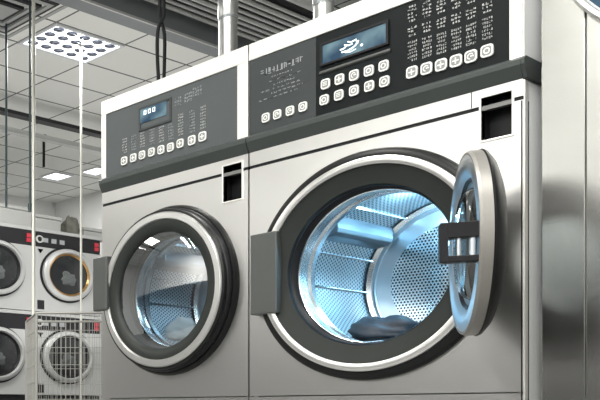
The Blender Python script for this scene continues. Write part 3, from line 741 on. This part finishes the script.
# ------------------------------------------------------------------ far washers (fronts face +x)
XB = at_depth(34.3, 300, 8.02).x
seam = on_x(34.3, 300, XB); endp = on_x(101.5, 300, XB)
ys, ye = seam.y, endp.y; WB = ye - ys
zTB = on_x(34.3, 227, XB).z; zMB = on_x(34.3, 311, XB).z; HB = zTB - zMB
zLB = zMB - HB
print('far', ys, ye, WB, zTB, zMB, HB, zLB)
FSX = 1.32
def rotlathe(prof, y, z, segs=48, closed=False):
    """lathe about the X axis: profile (r, x)"""
    bm = lathe(B(), prof, 0, 0, segs, closed)
    for v in bm.verts: v.co = Vector((v.co.y, y + v.co.x * FSX, z + v.co.z))
    return bm
def far_machine(y0, z0, label, glassm, badge):
    t = empty('washing_machine', (XB - .35, y0 + WB / 2, z0), label, 'washing machine', 'stacked white washers at the back')
    g = .006; y1 = y0 + WB - g; y0 = y0 + g; z1 = z0 + HB - .004; z0 = z0 + .002
    pt = z1 - .030; pb = z1 - .165; cy = (y0 + y1) / 2 - .02; cz = (z0 + pb) / 2 + .06; r = .236
    bm = B(); box(bm, XB - .7, XB - .02, y0, y1, z0, z1); box(bm, XB - .02, XB, y0, y1, pt, z1); box(bm, XB - .02, XB, y0, y1, z0, pb)
    obj('cabinet', bm, 'far_white', t, bevel=.004)
    cp = obj('control_panel', box(B(), XB - .018, XB - .002, y0 + .012, y1 - .012, pb + .003, pt - .003), 'far_panel', t)
    bm = B()
    for k in range(3): frame = box(bm, XB - .002, XB + .001, y0 + .10 + k * .10, y0 + .16 + k * .10, pb + .045, pb + .085)
    obj('caption', bm, 'caption_dim', cp)
    obj('dial', rotlathe([(.034, -.002), (.034, .006), (.022, .008), (.022, -.002)], 0, 0, 20, True), 'caption_light', None).parent = cp
    d_ = cp.children[-1]; d_.location = Vector((XB, y0 + .055, (pt + pb) / 2)) - t.location
    bm = B(); box(bm, XB - .002, XB + .004, y1 - .085, y1 - .035, (pt + pb) / 2 + .003, (pt + pb) / 2 + .038); box(bm, XB - .002, XB + .004, y1 - .085, y1 - .035, (pt + pb) / 2 - .038, (pt + pb) / 2 - .004)
    obj('label_plate', bm, 'red', t, label='small red label on the control strip')
    obj('door_ring', rotlathe([(r, XB), (r, XB + .03), (r - .012, XB + .045), (r - .034, XB + .05), (r - .042, XB + .03), (r - .042, XB)], cy, cz), 'far_white', t, smooth=40)
    obj('door_gap', rotlathe([(r + .018, XB), (r + .018, XB + .004), (r - .004, XB + .008)], cy, cz), 'black', t, smooth=40)
    obj('inner_ring', rotlathe([(r - .040, XB + .028), (r - .052, XB + .034), (r - .062, XB + .02)], cy, cz), glassm, t, smooth=40)
    obj('door_glass', rotlathe([(r - .058, XB + .022), (.10, XB + .045), (.001, XB + .055)], cy, cz), 'far_glass', t, smooth='all')
    bm = B(); bmesh.ops.create_icosphere(bm, subdivisions=4, radius=1)
    for v in bm.verts:
        c = v.co.copy(); f = 1 + .08 * math.sin(4 * c.y + 3 * c.z + z0) + .05 * math.sin(9 * c.z - 4 * c.y + 2 * y0)
        v.co = Vector((XB + .03 + .035 * c.x * f, cy - .02 + .11 * c.y * f, cz - .035 + .075 * c.z * f))
    obj('load', bm, 'far_cloth', t, smooth='all', label='pale laundry pressed against the glass')
    bm = B(); box(bm, XB, XB + .004, y0 + .03, y0 + .11, z0 + .02, z0 + .10); obj('vent_plate', bm, 'far_panel', t)
    bm = B(); v = [bm.verts.new(c) for c in ((XB + .003, y0 + .03, pb - .02), (XB + .003, y0 + .10, pb - .02), (XB + .003, y0 + .065, pb - .06))]; bm.faces.new(v)
    bmesh.ops.solidify(bm, geom=bm.faces[:], thickness=.002)
    obj('badge', bm, 'far_panel', t)
far_machine(ys, zMB, 'white washer with amber-edged door, upper tier nearest the silver washer', 'amber', 1)
far_machine(ys - WB, zMB, 'white washer of the upper tier cut by the left edge', 'black', 0)
far_machine(ys, zLB, 'white washer of the lower tier behind the wire cart', 'black', 0)
far_machine(ys - WB, zLB, 'white washer of the lower tier at the bottom left corner', 'black', 0)
bm = B(); box(bm, XB - .7, XB - .03, ys - WB, ye, 0, zLB)
tag(obj('washer_plinth', bm, 'dark_matte', None, loc=(XB - .36, ys, 0), bevel=.004), 'dark low plinth under the stacked white washers', 'plinth')

def lidbox(px0, px1, xd, h, m, label, py=None):
    y0 = on_x(px0, 220, XB - xd + .18).y; y1 = on_x(px1, 220, XB - xd + .18).y
    t = empty('storage_box', (XB - xd, (y0 + y1) / 2, zTB - .002), label, 'box', 'boxes on top of the back washers')
    obj('body', box(B(), XB - xd - .18, XB - xd + .18, y0, y1, zTB - .002, zTB + h - .03), m, t, bevel=.008)
    obj('lid', box(B(), XB - xd - .19, XB - xd + .19, y0 - .008, y1 + .008, zTB + h - .03, zTB + h), m, t, bevel=.006)
lidbox(-8, 31.5, .28, .19, 'box_white', 'pale lidded box on top of the far left washer')
lidbox(35.5, 61, .28, .15, 'box_white', 'smaller pale lidded box beside the dark bag on the back washer')
lidbox(84, 108, .28, .10, 'box_white', 'low pale box right of the dark bag on the back washer')
pb_ = on_x(71, 220, XB - .15)
heap('laundry_bag', XB - .17, pb_.y, zTB + .060, .10, .085, .125, 'bag', 'dark lumpy bag sitting on the back washer', 9, 'bag')

# ------------------------------------------------------------------ wire laundry cart
cw0 = at_depth(36.5, 313, 3.72); cwid, cdep = .40, .36
zr1 = cw0.z; zr0 = .48
t = empty('laundry_cart', (cw0.x, cw0.y, 0), 'white wire laundry cart standing beside the left washer', 'laundry cart')
t.rotation_euler = (0, 0, math.atan2(RX.y, RX.x))
def cpart(name, bm, m, par=None, **kw):
    o = obj(name, bm, m, None, **kw); o.parent = par or t; return o
def wires(a, b, n, zs, r=.0011):
    bm = B()
    for k in range(n + 1):
        p = Vector(a).lerp(Vector(b), k / n); tube(bm, [(p.x, p.y, zr0), (p.x, p.y, zr1)], r, 6)
    for z in zs: tube(bm, [(a[0], a[1], z), (b[0], b[1], z)], r * 1.2, 6)
    return bm
zs = [zr0 + (zr1 - zr0) * k / 8 for k in range(9)]
cor = [(0, 0), (cwid, 0), (cwid, cdep), (0, cdep)]
for k in range(4):
    a, b = cor[k], cor[(k + 1) % 4]
    cpart('wire_side', wires((*a, 0), (*b, 0), 20, zs), 'wire', smooth=True)
bm = B()
for k in range(13): tube(bm, [(cwid * k / 12, 0, zr0), (cwid * k / 12, cdep, zr0)], .002, 6)
cpart('wire_bottom', bm, 'wire')
bm = B()
for k in range(4):
    a, b = cor[k], cor[(k + 1) % 4]; tube(bm, [(*a, zr1), (*b, zr1)], .005, 10)
cpart('rim', bm, 'wire', smooth=True)
for a in cor:
    cpart('leg', tube(B(), [(a[0], a[1], .09), (a[0], a[1], zr1)], .006, 10), 'wire', smooth=True)
    bm = lathe(B(), [(.012, -.012), (.04, -.012), (.045, -.006), (.045, .006), (.04, .012), (.012, .012)], 0, 0, 24, True)
    bmesh.ops.translate(bm, vec=(a[0], a[1], .045), verts=bm.verts)
    w = cpart('wheel', bm, 'rubber', smooth=40)
    cpart('fork', box(B(), a[0] - .008, a[0] + .008, a[1] - .018, a[1] + .018, .045, .095), 'wire', w)

# ------------------------------------------------------------------ world / view
w = bpy.data.worlds.new('w'); C.world = w; w.use_nodes = True
w.node_tree.nodes['Background'].inputs[0].default_value = (.5, .52, .55, 1); w.node_tree.nodes['Background'].inputs[1].default_value = .2
C.view_settings.view_transform = 'Standard'; C.view_settings.look = 'None'; C.view_settings.gamma = 1
C.view_settings.use_curve_mapping = False; C.view_settings.exposure = 0.3
